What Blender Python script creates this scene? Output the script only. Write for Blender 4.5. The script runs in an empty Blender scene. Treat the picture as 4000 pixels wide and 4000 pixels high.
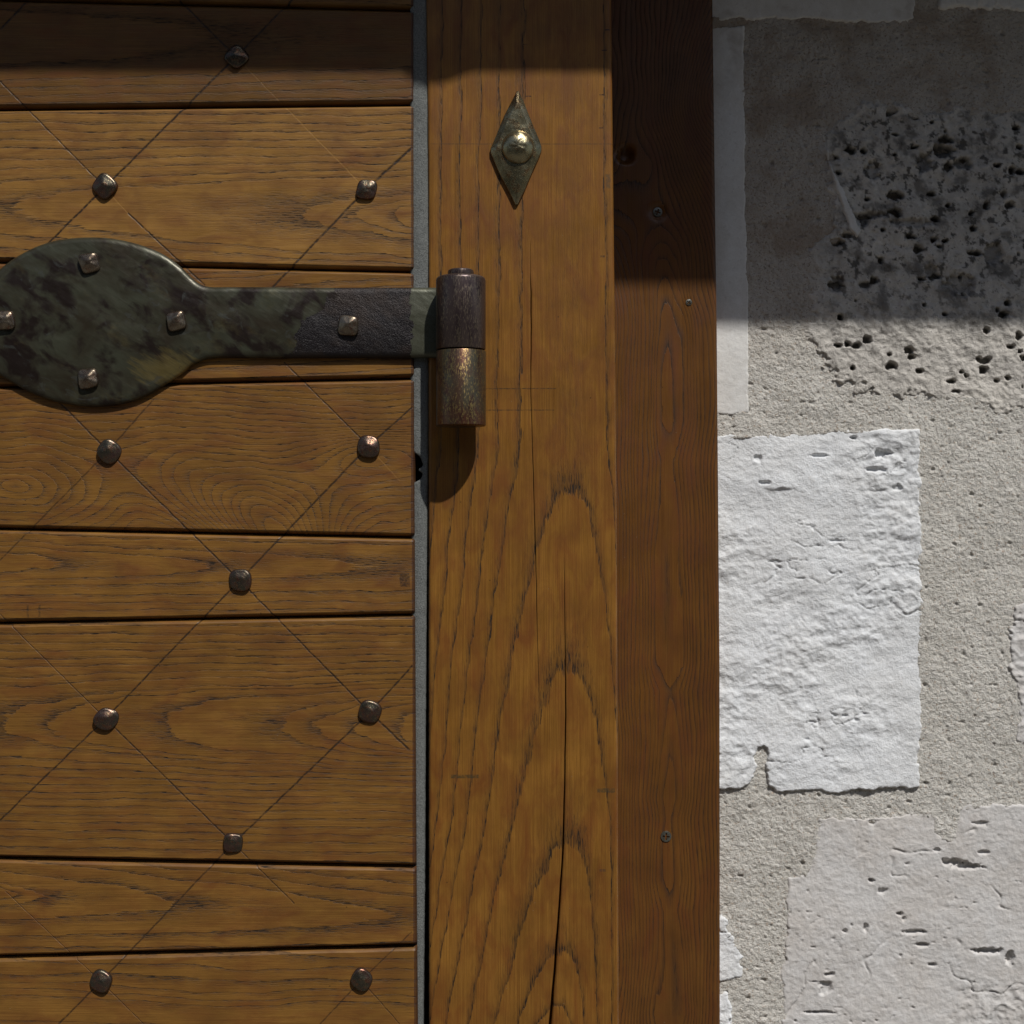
import bpy, math, random
import numpy as np

# ------------------------------------------------------------------ units
U = 0.75 / 4000.0          # metres per photograph pixel on the door face
D = 4000 * 50 / 36.0       # camera distance in the same pixels (50 mm lens)
scene = bpy.context.scene
COL = scene.collection

def W(x, y, z=0.0, zs=None):
    """photo position -> metres; zs = depth of the plane the position was read on"""
    if zs is None: zs = z
    k = (D - zs) / D
    return ((x - 2000) * k * U, -z * U, (2000 - y) * k * U)

# ------------------------------------------------------------------ camera, sky, sun, exposure
cam_d = bpy.data.cameras.new("camera"); cam = bpy.data.objects.new("camera", cam_d); COL.objects.link(cam)
cam_d.lens = 50; cam_d.sensor_width = 36; cam_d.clip_start = 0.01; cam_d.clip_end = 500
cam.location = (0, -D * U, 0); cam.rotation_euler = (math.pi / 2, 0, 0)
scene.camera = cam
SUNV = np.array((0.50, -1.0, 1.5)); SUNV = SUNV / np.linalg.norm(SUNV)
elev = math.asin(SUNV[2]); azi = math.atan2(SUNV[0], SUNV[1])
wd = bpy.data.worlds.new("World"); scene.world = wd; wd.use_nodes = True
wn = wd.node_tree; bg = wn.nodes['Background']
sky = wn.nodes.new('ShaderNodeTexSky'); sky.sky_type = 'NISHITA'; sky.sun_disc = False
sky.sun_elevation = elev; sky.sun_rotation = azi
wn.links.new(sky.outputs[0], bg.inputs[0]); bg.inputs[1].default_value = 0.076
sl = bpy.data.lights.new("sun", 'SUN'); sun = bpy.data.objects.new("sun", sl); COL.objects.link(sun)
sl.energy = 4.4; sl.angle = math.radians(0.9); sl.color = (1.0, 0.972, 0.93)
from mathutils import Vector
sun.rotation_euler = Vector(SUNV).to_track_quat('Z', 'Y').to_euler(); sun.location = (1, -2, 3)
scene.view_settings.view_transform = 'Standard'; scene.view_settings.look = 'None'
scene.view_settings.exposure = -0.22; scene.view_settings.gamma = 1

# ------------------------------------------------------------------ numpy noise
def _hash(ix, iy, seed):
    n = (ix.astype(np.int64) * 374761393 + iy.astype(np.int64) * 668265263 + seed * 974634777) & 0x7fffffff
    n = ((n ^ (n >> 13)) * 1274126177) & 0x7fffffff
    n = n ^ (n >> 16)
    return (n & 0xffff) / 65535.0
def vnoise(x, y, seed=0):
    x = np.asarray(x, float); y = np.asarray(y, float)
    ix = np.floor(x); iy = np.floor(y); fx = x - ix; fy = y - iy
    def g(a, b):
        t = _hash(a, b, seed) * 2 * math.pi
        return np.cos(t) * (x - a) + np.sin(t) * (y - b)
    ux = fx ** 3 * (fx * (fx * 6 - 15) + 10); uy = fy ** 3 * (fy * (fy * 6 - 15) + 10)
    a, b, c, d = g(ix, iy), g(ix + 1, iy), g(ix, iy + 1), g(ix + 1, iy + 1)
    return ((a * (1 - ux) + b * ux) * (1 - uy) + (c * (1 - ux) + d * ux) * uy) * 1.5
def fbm(x, y, scale, octv=4, seed=0, gain=.5):
    r = 0; amp = 1; tot = 0
    for o in range(octv):
        r = r + amp * vnoise(np.asarray(x) / scale + 17.3 * o, np.asarray(y) / scale - 9.1 * o, seed + o); tot += amp; amp *= gain; scale /= 2.07
    return r / tot
def ridged(x, y, scale, octv=3, seed=0):
    r = 0; amp = 1; tot = 0
    for o in range(octv):
        r = r + amp * (1 - 2.2 * np.abs(vnoise(np.asarray(x) / scale + 3.7 * o, np.asarray(y) / scale, seed + o))); tot += amp; amp *= .5; scale /= 2.1
    return r / tot
def sstep(a, b, x):
    t = np.clip((x - a) / (b - a), 0, 1); return t * t * (3 - 2 * t)

# ------------------------------------------------------------------ object helpers
def link_obj(name, me, mat, parent=None):
    o = bpy.data.objects.new(name, me); COL.objects.link(o)
    if mat: me.materials.append(mat)
    if parent is not None:
        o.parent = parent; o.matrix_parent_inverse = parent.matrix_basis.inverted()
    return o
def thing(name, label, cat, loc):
    o = bpy.data.objects.new(name, None); COL.objects.link(o); o.location = loc
    o['label'] = label; o['category'] = cat
    return o
def mesh_grid(name, P, mat, parent, attrs=None, keep=None, smooth=True, flip=False):
    """P (ny, nx, 3) -> one quad-grid mesh object"""
    ny, nx = P.shape[:2]
    idx = np.arange(ny * nx).reshape(ny, nx)
    q = np.stack([idx[:-1, :-1], idx[1:, :-1], idx[1:, 1:], idx[:-1, 1:]], -1).reshape(-1, 4)
    if flip: q = q[:, ::-1]
    if keep is not None:
        kf = (keep[:-1, :-1] | keep[1:, :-1] | keep[1:, 1:] | keep[:-1, 1:]).reshape(-1); q = q[kf]
    V = P.reshape(-1, 3)
    used = np.unique(q); remap = -np.ones(len(V), int); remap[used] = np.arange(len(used))
    V = V[used]; q = remap[q]
    me = bpy.data.meshes.new(name)
    me.vertices.add(len(V)); me.vertices.foreach_set('co', V.astype(np.float32).ravel())
    me.loops.add(q.size); me.loops.foreach_set('vertex_index', q.astype(np.int32).ravel())
    me.polygons.add(len(q)); me.polygons.foreach_set('loop_start', (np.arange(len(q)) * 4).astype(np.int32))
    me.polygons.foreach_set('loop_total', np.full(len(q), 4, np.int32))
    me.polygons.foreach_set('use_smooth', np.full(len(q), smooth, bool))
    for k, a in (attrs or {}).items():
        a = np.asarray(a)
        if a.ndim == 3:
            t = me.attributes.new(k, 'FLOAT_VECTOR', 'POINT'); t.data.foreach_set('vector', a.reshape(-1, 3)[used].astype(np.float32).ravel())
        else:
            t = me.attributes.new(k, 'FLOAT', 'POINT'); t.data.foreach_set('value', a.reshape(-1)[used].astype(np.float32).ravel())
    me.update(calc_edges=True); me.validate()
    return link_obj(name, me, mat, parent)
def mesh_py(name, vs, fs, mat, parent, smooth=False, angle=None):
    me = bpy.data.meshes.new(name); me.from_pydata([tuple(v) for v in vs], [], fs); me.update()
    if smooth:
        me.polygons.foreach_set('use_smooth', np.full(len(me.polygons), True, bool))
        if angle:
            try: me.set_sharp_from_angle(angle=math.radians(angle))
            except Exception: pass
    return link_obj(name, me, mat, parent)
def boxes(name, bl, mat, parent):
    """list of (x0,x1,y0,y1,z0,z1) in photo pixels (true size, no depth scaling) -> one mesh"""
    vs, fs = [], []
    for (x0, x1, y0, y1, z0, z1) in bl:
        b = len(vs)
        for z in (z0, z1):
            for (x, y) in ((x0, y0), (x1, y0), (x1, y1), (x0, y1)): vs.append(W(x, y, z, 0))
        for f in ((0, 3, 2, 1), (4, 5, 6, 7), (0, 1, 5, 4), (1, 2, 6, 5), (2, 3, 7, 6), (3, 0, 4, 7)): fs.append([b + i for i in f])
    return mesh_py(name, vs, fs, mat, parent)

# ------------------------------------------------------------------ node helper
class NT:
    def __init__(s, name):
        s.m = bpy.data.materials.new(name); s.m.use_nodes = True; s.t = s.m.node_tree
        s.b = s.t.nodes['Principled BSDF']
    def put(s, sock, v):
        if hasattr(v, 'is_output') or isinstance(v, bpy.types.NodeSocket): s.t.links.new(v, sock)
        elif v is not None:
            if isinstance(v, (tuple, list)) and len(v) == 3 and sock.type == 'RGBA': v = (*v, 1)
            sock.default_value = v
    def math(s, op, a, b=None, c=None, clamp=False):
        n = s.t.nodes.new('ShaderNodeMath'); n.operation = op; n.use_clamp = clamp
        s.put(n.inputs[0], a)
        if b is not None: s.put(n.inputs[1], b)
        if c is not None: s.put(n.inputs[2], c)
        return n.outputs[0]
    def vmul(s, v, k):
        n = s.t.nodes.new('ShaderNodeVectorMath'); n.operation = 'MULTIPLY'; s.put(n.inputs[0], v); n.inputs[1].default_value = k; return n.outputs[0]
    def vadd(s, v, k):
        n = s.t.nodes.new('ShaderNodeVectorMath'); n.operation = 'ADD'; s.put(n.inputs[0], v); s.put(n.inputs[1], k); return n.outputs[0]
    def dot(s, v, k):
        n = s.t.nodes.new('ShaderNodeVectorMath'); n.operation = 'DOT_PRODUCT'; s.put(n.inputs[0], v); n.inputs[1].default_value = k; return n.outputs['Value']
    def noise(s, v, scale=1, detail=3, rough=.5, dist=0):
        n = s.t.nodes.new('ShaderNodeTexNoise'); s.put(n.inputs['Vector'], v); n.inputs['Scale'].default_value = scale
        n.inputs['Detail'].default_value = detail; n.inputs['Roughness'].default_value = rough; n.inputs['Distortion'].default_value = dist
        return n.outputs['Fac']
    def voro(s, v, scale=1, feature='F1'):
        n = s.t.nodes.new('ShaderNodeTexVoronoi'); n.feature = feature; s.put(n.inputs['Vector'], v); n.inputs['Scale'].default_value = scale
        return n.outputs['Distance']
    def ramp(s, f, stops, interp='LINEAR'):
        n = s.t.nodes.new('ShaderNodeValToRGB'); s.put(n.inputs[0], f); e = n.color_ramp.elements; n.color_ramp.interpolation = interp
        while len(e) < len(stops): e.new(.5)
        for i, (p, c) in enumerate(stops):
            e[i].position = p; e[i].color = (c, c, c, 1) if not isinstance(c, tuple) else (*c, 1)
        return n.outputs[0]
    def mix(s, f, a, b, mode='MIX'):
        n = s.t.nodes.new('ShaderNodeMix'); n.data_type = 'RGBA'; n.blend_type = mode; n.clamp_factor = True
        s.put(n.inputs[0], f); s.put(n.inputs[6], a); s.put(n.inputs[7], b); return n.outputs[2]
    def attr(s, name, vec=False):
        n = s.t.nodes.new('ShaderNodeAttribute'); n.attribute_name = name; return n.outputs['Vector'] if vec else n.outputs['Fac']
    def pos(s):
        n = s.t.nodes.new('ShaderNodeNewGeometry'); return n.outputs['Position']
    def bump(s, h, dist, strength=1, normal=None):
        n = s.t.nodes.new('ShaderNodeBump'); s.put(n.inputs['Height'], h); n.inputs['Distance'].default_value = dist; n.inputs['Strength'].default_value = strength
        if normal is not None: s.put(n.inputs['Normal'], normal)
        return n.outputs[0]
    def out(s, color=None, rough=None, metal=None, spec=None, normal=None):
        for k, v in (('Base Color', color), ('Roughness', rough), ('Metallic', metal), ('Specular IOR Level', spec), ('Normal', normal)):
            if v is not None: s.put(s.b.inputs[k], v)
        return s.m

# ------------------------------------------------------------------ wood
def wood_mat(name, along='x', light=(.262, .128, .026), mid=(.155, .068, .0125), dark=(.016, .009, .004), redd=(.125, .040, .008),
             lines=(), marks=(), ring=1.0, pores=1.0, seed=0, rough=.47, fine_rings=False, spec=.32, narrow=False, tint=1.0, edge_x=None):
    light = tuple(v * tint for v in light); mid = tuple(v * tint for v in mid)
    s = NT(name)
    px = s.attr('px', True); g = s.attr('grain')
    if along == 'x': k1, k2, k3, k4 = (.9, 22, 1), (.35, 30, 1), (.55, 1.6, 1), (.7, 9, 1)
    else: k1, k2, k3, k4 = (22, .9, 1), (30, .35, 1), (1.6, .55, 1), (9, .7, 1)
    off = (seed * 7.3, seed * 3.1, seed * 1.7)
    p = s.vadd(px, off)
    # ring edge, frayed along the fibre
    jag = s.noise(s.vmul(p, k1), 1, 2, .6)
    jag2 = s.noise(s.vmul(p, k4), 1, 2, .5)
    gg = s.math('ADD', g, s.math('MULTIPLY', s.math('SUBTRACT', jag, .5), .26 if not (fine_rings or narrow) else .16))
    gg = s.math('ADD', gg, s.math('MULTIPLY', s.math('SUBTRACT', jag2, .5), .15))
    f = s.math('FRACT', gg)
    band = s.ramp(f, [(0, .9), (.03, 1.0), (.09, .5), (.22, .14), (.45, 0), (.985, 0), (1.0, .9)] if narrow else [(0, .9), (.03, 1.0), (.12, .6), (.30, .22), (.6, 0), (.985, 0), (1.0, .9)])
    # every ring has its own strength
    strength = s.ramp(s.noise(s.vmul(p, (.25 if along == 'x' else 1.5, 1.5 if along == 'x' else .25, 1)), 1, 2), [(.3, .75 if narrow else .45), (.6, 1.0)])
    band = s.math('MULTIPLY', band, strength)
    # open pores: short dark ticks along the fibre, thick in the early wood
    pk = (2.4, 26, 1) if along == 'x' else (26, 2.4, 1)
    po = s.noise(s.vmul(p, pk), 1, 2, .55)
    tick = s.ramp(po, [(.52, 0), (.64, 1)])
    pk2 = (1.2, 40, 1) if along == 'x' else (40, 1.2, 1)
    po2 = s.ramp(s.noise(s.vmul(p, pk2), 1, 2, .55), [(.60, 0), (.72, 1)])
    tick_in = s.math('MULTIPLY', tick, s.math('ADD', s.math('MULTIPLY', band, 1.0), .10))
    tick_in = s.math('ADD', tick_in, s.math('MULTIPLY', po2, .13))
    fib = s.noise(s.vmul(p, k2), 1, 3, .6)
    blot = s.noise(s.vmul(p, k3), 1, 3, .55, .6)
    c = s.mix(s.ramp(fib, [(.3, 0), (.7, 1)]), mid, light)
    c = s.mix(s.ramp(blot, [(.42, 0), (.72, .75)]), c, redd)
    c = s.mix(s.math('MULTIPLY', s.ramp(s.noise(s.vmul(p, (1.1, 1.1, 1)), .6, 3), [(.35, .0), (.75, .5)]), 1.0), c, tuple(v * .62 for v in mid))
    dk = s.math('ADD', s.math('MULTIPLY', band, .56 * ring), s.math('MULTIPLY', tick_in, .75 * pores), clamp=True)
    c = s.mix(dk, c, dark)
    # stray short knots and pin holes
    v = s.voro(s.vmul(p, (.9, .9, 1)), 1.0)
    c = s.mix(s.ramp(v, [(.012, .8), (.03, 0)]), c, dark)
    h = s.math('SUBTRACT', s.math('MULTIPLY', fib, .12), s.math('MULTIPLY', dk, .6))
    h = s.math('ADD', h, s.math('MULTIPLY', blot, .5))
    # scored lines (x0,y0,x1,y1,width,strength,lightness)
    for (x0, y0, x1, y1, w, st, lt) in lines:
        L = math.hypot(x1 - x0, y1 - y0); nx, ny = (y1 - y0) / L, -(x1 - x0) / L; c0 = -(nx * x0 + ny * y0) / 100
        wob = s.math('MULTIPLY', s.math('SUBTRACT', s.noise(px, 2.1, 3), .5), .06)
        d = s.math('ABSOLUTE', s.math('ADD', s.math('ADD', s.dot(px, (nx, ny, 0)), c0), wob))
        tx, ty = (x1 - x0) / L, (y1 - y0) / L; t0 = (tx * x0 + ty * y0) / 100; t1 = (tx * x1 + ty * y1) / 100
        t = s.dot(px, (tx, ty, 0))
        inside = s.math('MULTIPLY', s.math('GREATER_THAN', t, t0), s.math('LESS_THAN', t, t1))
        m = s.math('MULTIPLY', s.math('SUBTRACT', 1, s.math('DIVIDE', d, w / 100.0), clamp=True), inside)
        m = s.math('MULTIPLY', m, s.ramp(s.noise(px, 5, 2), [(.36, .45), (.56, 1)]))
        m = s.math('MULTIPLY', m, 1.5, clamp=True)
        if lt: c = s.mix(s.math('MULTIPLY', m, st), c, tuple(v * .95 for v in light))
        else: c = s.mix(s.math('MULTIPLY', m, st), c, (.022, .012, .006))
        h = s.math('SUBTRACT', h, s.math('MULTIPLY', m, .45 if not lt else .12))
    for (x0, y0, x1, y1, col, st) in marks:
        sx, sy = s.dot(px, (1, 0, 0)), s.dot(px, (0, 1, 0))
        wx = s.math('MULTIPLY', s.math('SUBTRACT', s.noise(px, 4, 3), .5), .12)
        sy = s.math('ADD', sy, s.math('MULTIPLY', wx, .25)); sx = s.math('ADD', sx, wx)
        ux = s.math('MULTIPLY', s.math('GREATER_THAN', sx, x0 / 100), s.math('LESS_THAN', sx, x1 / 100))
        uy = s.math('MULTIPLY', s.math('GREATER_THAN', sy, y0 / 100), s.math('LESS_THAN', sy, y1 / 100))
        m = s.math('MULTIPLY', s.math('MULTIPLY', ux, uy), st)
        m = s.math('MULTIPLY', m, s.ramp(s.noise(px, 9, 2), [(.35, .3), (.6, 1)]))
        c = s.mix(m, c, col)
    c = s.mix(s.ramp(s.voro(s.vadd(px, (3.3, 1.7, 0)), 1.7), [(.010, .7), (.018, 0)]), c, (.35, .33, .30))
    if edge_x:
        sx = s.math('ADD', s.dot(px, (1, 0, 0)), s.math('MULTIPLY', s.noise(px, 3, 3), .05))
        c = s.mix(s.math('MULTIPLY', s.math('GREATER_THAN', sx, edge_x / 100 + .02), .75), c, (.04, .014, .007))
    r = s.math('ADD', rough, s.math('MULTIPLY', dk, .25)); r = s.math('ADD', r, s.math('MULTIPLY', s.math('SUBTRACT', blot, .5), .3))
    return s.out(c, r, 0, spec, s.bump(h, .0006, .8))

def rings_to_grain(L, rings):
    """L increasing outward; rings = sorted values of L where a ring starts"""
    rings = np.array(sorted(rings), float); n = len(rings)
    g = np.interp(L, rings, np.arange(n))
    lo = L < rings[0]; hi = L > rings[-1]
    g = np.where(lo, (L - rings[0]) / max(60., (rings[1] - rings[0])), g)
    g = np.where(hi, n - 1 + (L - rings[-1]) / max(1., rings[-1] - rings[-2]), g)
    return g

# grooves between the door boards: (y at x=0, y at x=1615)
GRV = [(-6, 35), (424, 404), (1021, 1059), (1510, 1476), (2065, 2099), (2434, 2401), (3354, 3387), (3741, 3697), (4252, 4290)]
def gy(i, x):
    a, b = GRV[i]; return a + (b - a) * np.asarray(x, float) / 1615.0
def door_right(y):
    return np.interp(y, [0, 1000, 2400, 3400, 4000], [1617, 1618, 1621, 1626, 1631])

DX0 = -3200
def rows_between(step, n): return np.linspace(0, 1, n)
def cath(sig, y0, slope, A, h, p, apex, ws, wx=800, pl=None):
    """cathedral figure: apexes on a centre line, flanks running along the board"""
    def f(x, y):
        w = y - (y0 + slope * (x - 800))
        w = w + 14 * fbm(x, y, 330, 3, 5) + 5 * fbm(x / 3, y, 60, 2, 8)
        hh = h if pl is None else np.where(w < 0, h, pl)
        L = sig * (x + 60 * fbm(x, y, 90, 2, 3)) + A * (np.abs(w) / hh) ** p
        rings = [sig * a for a in apex] + [sig * wx + A * (w_ / h) ** p for w_ in ws]
        return rings_to_grain(L, rings)
    return f
def straight(sp, seed, slope=0.0, wob=25):
    def f(x, y):
        v = y + slope * x + wob * fbm(x / 4, y, 160, 3, seed) + 30 * fbm(x, y, 1400, 1, seed + 3)
        return v / sp + 1.1 * vnoise(v / (sp * 2.3), x * 0, seed + 5)
    return f
def f_swirl(x, y):
    wv = 34 * fbm(x, y, 260, 3, 31)
    r = np.sqrt(((x - 60) / 2.1) ** 2 + (y + wv - 1900) ** 2)
    g1 = r / 26
    g2 = -(y + wv * .6 - 1900 + 26 * np.sin(x / 300.)) / 24
    t = sstep(350, 950, x + 1.2 * (1900 - y)); r2 = np.sqrt(((x - 1420) / 3.2) ** 2 + (y + wv - 1800) ** 2) / 30
    t2 = sstep(1000, 1500, x) * sstep(1640, 1760, y)
    return (g1 * (1 - t) + g2 * t) * (1 - t2) + r2 * t2
FIELDS = {
    -1: straight(34, 3),
    0: cath(1, 150, 0, 700, 105, 2.4, [830], [150, 190, 230, 265, 300, 340, 390], wx=900, pl=95),
    1: cath(-1, 828, .02, 520, 95, 2.2, [1212, 1395, 1540], [120, 150, 185, 215, 250, 280, 315, 345, 380, 420, 460], wx=900, pl=100),
    2: straight(30, 12, .02, 18),
    3: f_swirl,
    4: cath(1, 2205, .01, 800, 62, 2.2, [814, 1404], [95, 125, 150, 180, 210, 240], wx=900, pl=72),
    5: cath(-1, 2832, .012, 900, 150, 3.0, [26, 207, 647, 1090, 1250], [180, 205, 235, 262, 292, 318, 350, 385, 418, 450, 480, 520, 560], wx=800, pl=140),
    6: cath(1, 3530, .06, 420, 60, 1.7, [60, 180, 700], [90, 130, 165, 205, 250], wx=700, pl=80),
    7: straight(44, 24, -.03, 45),
}
door = thing('wooden_door', 'brown plank door of wide horizontal boards with scored diamonds, square iron nails and a strap hinge', 'door', W(-800, 9000, -60, 0))
NAILS = [(922, 222, 45, .95), (405, 727, 42, 1.0), (1431, 739, 8, .92), (423, 1763, 38, 1.0), (1440, 1743, 5, .98), (936, 2268, 0, .98),
         (412, 2808, 30, 1.0), (1445, 2783, 18, 1.0), (911, 3295, 2, .86), (394, 3835, 25, 1.0), (1412, 3829, 35, .95)]
def ln(x0, y0, x1, y1, w=6.5, st=.85, lt=0): return (x0, y0, x1, y1, w * .74, min(1, st * 1.1), lt)
ALL_LINES = [
    ln(110, 0, 0, 115, 8, .9), ln(1150, -10, 922, 222, 8, .9), ln(922, 222, 180, 960, 8, .9), ln(1612, 575, 1431, 739, 10, .9), ln(1431, 739, 1010, 1180, 8.5, .85),
    ln(700, 0, 922, 222, 8, .9), ln(922, 222, 1431, 739, 5, .6, 1), ln(0, 318, 405, 727, 6, .7), ln(405, 727, 500, 832, 5, .45, 1), ln(500, 832, 800, 1115, 6.5, .8),
    ln(600, 1560, 423, 1763, 6, .6), ln(423, 1763, 0, 2190, 6, .55), ln(1612, 1590, 1440, 1743, 7, .85), ln(1440, 1743, 936, 2268, 7.5, .8),
    ln(936, 2268, 412, 2808, 6.5, .85), ln(412, 2808, 0, 3205, 6.5, .85), ln(230, 1570, 423, 1763, 7, .8), ln(423, 1763, 936, 2268, 6.5, .85), ln(1110, 1415, 1440, 1743, 6, .75),
    ln(1440, 1743, 1565, 1880, 5, .5, 1), ln(936, 2268, 1445, 2783, 6.5, .85), ln(1445, 2783, 1600, 2930, 8, .85), ln(1612, 2600, 1445, 2783, 7, .85), ln(1445, 2783, 911, 3295, 7, .85),
    ln(0, 2400, 412, 2808, 4.5, .5), ln(412, 2808, 911, 3295, 6, .8), ln(911, 3295, 394, 3835, 6.5, .7), ln(394, 3835, 220, 4010, 6.5, .75), ln(911, 3295, 1150, 3530, 5, .6),
    ln(1412, 3829, 1250, 4000, 5.5, .6), ln(1560, 4000, 1412, 3829, 4.5, .5), ln(1610, 3640, 1412, 3829, 5, .55), ln(394, 3835, 560, 4000, 4, .35), ln(20, 3480, 394, 3835, 3.5, .25)]
def board(i, ga, gb, field, mat):
    """one horizontal board between grooves ga(x) and gb(x)"""
    CH, CD = 14.0, 27.0
    xs = np.concatenate([np.linspace(DX0, -150, 30), np.arange(-135, 1590, 13.), [1600, 1607, 1610.5, 1612, 1614, 1616, 1617, 1617]])
    hgt = float(np.mean(gb(np.array([0, 1615])) - ga(np.array([0, 1615]))))
    n = max(8, int(hgt / 12))
    offs_a = [2, 2, 2 + CH, 2 + CH + 2.5, 2 + CH + 7]; za = [-260, -CD, 0, 0, 0]
    X, Y, Z = [], [], []
    yb = []
    for k, o in enumerate(offs_a): yb.append(('a', o, za[k]))
    for t in np.linspace(0, 1, n)[1:-1]: yb.append(('m', t, 0))
    for k in range(4, -1, -1): yb.append(('b', offs_a[k], za[k]))
    xr = xs[None, :].repeat(len(yb), 0)
    A = ga(xs); B = gb(xs)
    wobA = 1.6 * fbm(xs, xs * 0 + i * 7, 120, 3, 40 + i); wobB = 1.6 * fbm(xs, xs * 0 + i * 5, 120, 3, 60 + i)
    yy = np.zeros_like(xr); zz = np.zeros_like(xr)
    for r, (kind, o, z) in enumerate(yb):
        if kind == 'a': yy[r] = A + o + (wobA if o > 3 else 0)
        elif kind == 'b': yy[r] = B - o + (wobB if o > 3 else 0)
        else: yy[r] = (A + 22) * (1 - o) + (B - 22) * o
        zz[r] = z
    # right end of the board: small worn edge, then the end face
    endz = np.interp(xs, [1600, 1607, 1610.5, 1612, 1614, 1616, 1617], [0, 0, -1.0, -3, -8, -16, -22]); endz[-1] = -260
    shift = (door_right(yy) - 1617) * np.clip(xr / 1617, 0, 1)
    px = xr + shift
    zz = np.minimum(zz, endz[None, :])
    zz = zz + np.where(zz > -5, 2.2 * fbm(px, yy * 2, 420, 2, 90 + i) + .7 * fbm(px / 3, yy, 40, 2, 95 + i), 0)
    P = np.stack([(px - 2000) * U, -zz * U, (2000 - yy) * U], -1)
    att = {'px': np.stack([px / 100, yy / 100, zz / 100], -1), 'grain': field(px, yy)}
    return mesh_grid('board', P, mat, door, att)
for i in range(-1, 8):
    if i == -1: ga = lambda x: np.asarray(x, float) * 0 - 395 ; gb = lambda x: gy(0, x)
    else: ga = (lambda x, i=i: gy(i, x)); gb = (lambda x, i=i: gy(i + 1, x))
    ya, yb_ = float(np.min(ga(np.array([0, 1615])))) - 5, float(np.max(gb(np.array([0, 1615])))) + 5
    lns = []
    for l in ALL_LINES:
        if max(l[1], l[3]) > ya and min(l[1], l[3]) < yb_: lns.append(l)
    mk = []
    if i == 4: mk = [(1562, 2240, 1600, 2292, (.02, .01, .006), .8), (104, 2362, 112, 2412, (.03, .02, .01), .7), (150, 2362, 158, 2410, (.03, .02, .01), .7)]
    if i == 0: mk = []
    m = wood_mat('board wood %d' % (i + 2), 'x', lines=lns, marks=mk, seed=i + 3,
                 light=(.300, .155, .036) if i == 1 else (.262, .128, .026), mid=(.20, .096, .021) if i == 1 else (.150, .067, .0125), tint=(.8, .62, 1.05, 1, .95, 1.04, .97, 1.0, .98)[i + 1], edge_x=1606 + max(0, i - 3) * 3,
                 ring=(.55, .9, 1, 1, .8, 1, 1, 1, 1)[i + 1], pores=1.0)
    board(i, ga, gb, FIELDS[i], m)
wplain = wood_mat('plain board wood', 'x', seed=20)
def hline(v): return lambda x: np.asarray(x, float) * 0 + v
ys_up = [-395, -720, -1000]
for a, b in zip(ys_up[1:], ys_up[:-1]): board(20 + int(-a) % 7, hline(a), hline(b), straight(36, 50), wplain)
ys_dn = [4271, 4800, 5200, 5850, 6300, 6900, 7350, 7900, 8400, 8950]
for k, (a, b) in enumerate(zip(ys_dn[:-1], ys_dn[1:])):
    board(30 + k, (lambda x: gy(8, x)) if k == 0 else hline(a), hline(b), straight(38, 60 + k), wplain)

dark_m = NT('dark inner timber'); dark_m = dark_m.out((.02, .012, .008), .8, 0, .1)
boxes('backing_panel', [(DX0, 1600, -1000, 8950, -330, -120)], dark_m, door)

# ------------------------------------------------------------------ iron
def iron_mat(name, base, second, third, metal=.55, rough=.42, scale=1.0, bumpd=.0012, seed=0, stretch=(1, 1, 1), hot=(.25, .21, .12)):
    s = NT(name); p = s.vadd(s.pos(), (seed * .37, seed * .13, seed * .29)); q = s.vmul(p, tuple(k / .01 * scale for k in stretch))
    n1 = s.noise(q, .35, 4, .6, .8); n2 = s.noise(q, 1.1, 4, .65); n3 = s.noise(q, 9, 3, .7)
    c = s.mix(s.ramp(n1, [(.42, 0), (.58, 1)]), base, second)
    c = s.mix(s.ramp(n2, [(.52, 0), (.62, .8)]), c, third)
    sp = s.ramp(s.math('ADD', n3, s.math('MULTIPLY', n2, .35)), [(.715, 0), (.80, .85)]); c = s.mix(sp, c, hot)
    h = s.math('ADD', s.math('MULTIPLY', s.noise(q, .5, 2, .5), 1.4), s.math('MULTIPLY', n3, .12))
    h = s.math('ADD', h, s.math('MULTIPLY', n2, .35))
    r = s.math('ADD', rough, s.math('MULTIPLY', s.math('SUBTRACT', n3, .5), .35))
    return s.out(c, r, s.math('ADD', metal, s.math('MULTIPLY', sp, 1 - metal)), .5, s.bump(h, bumpd, .9))
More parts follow.
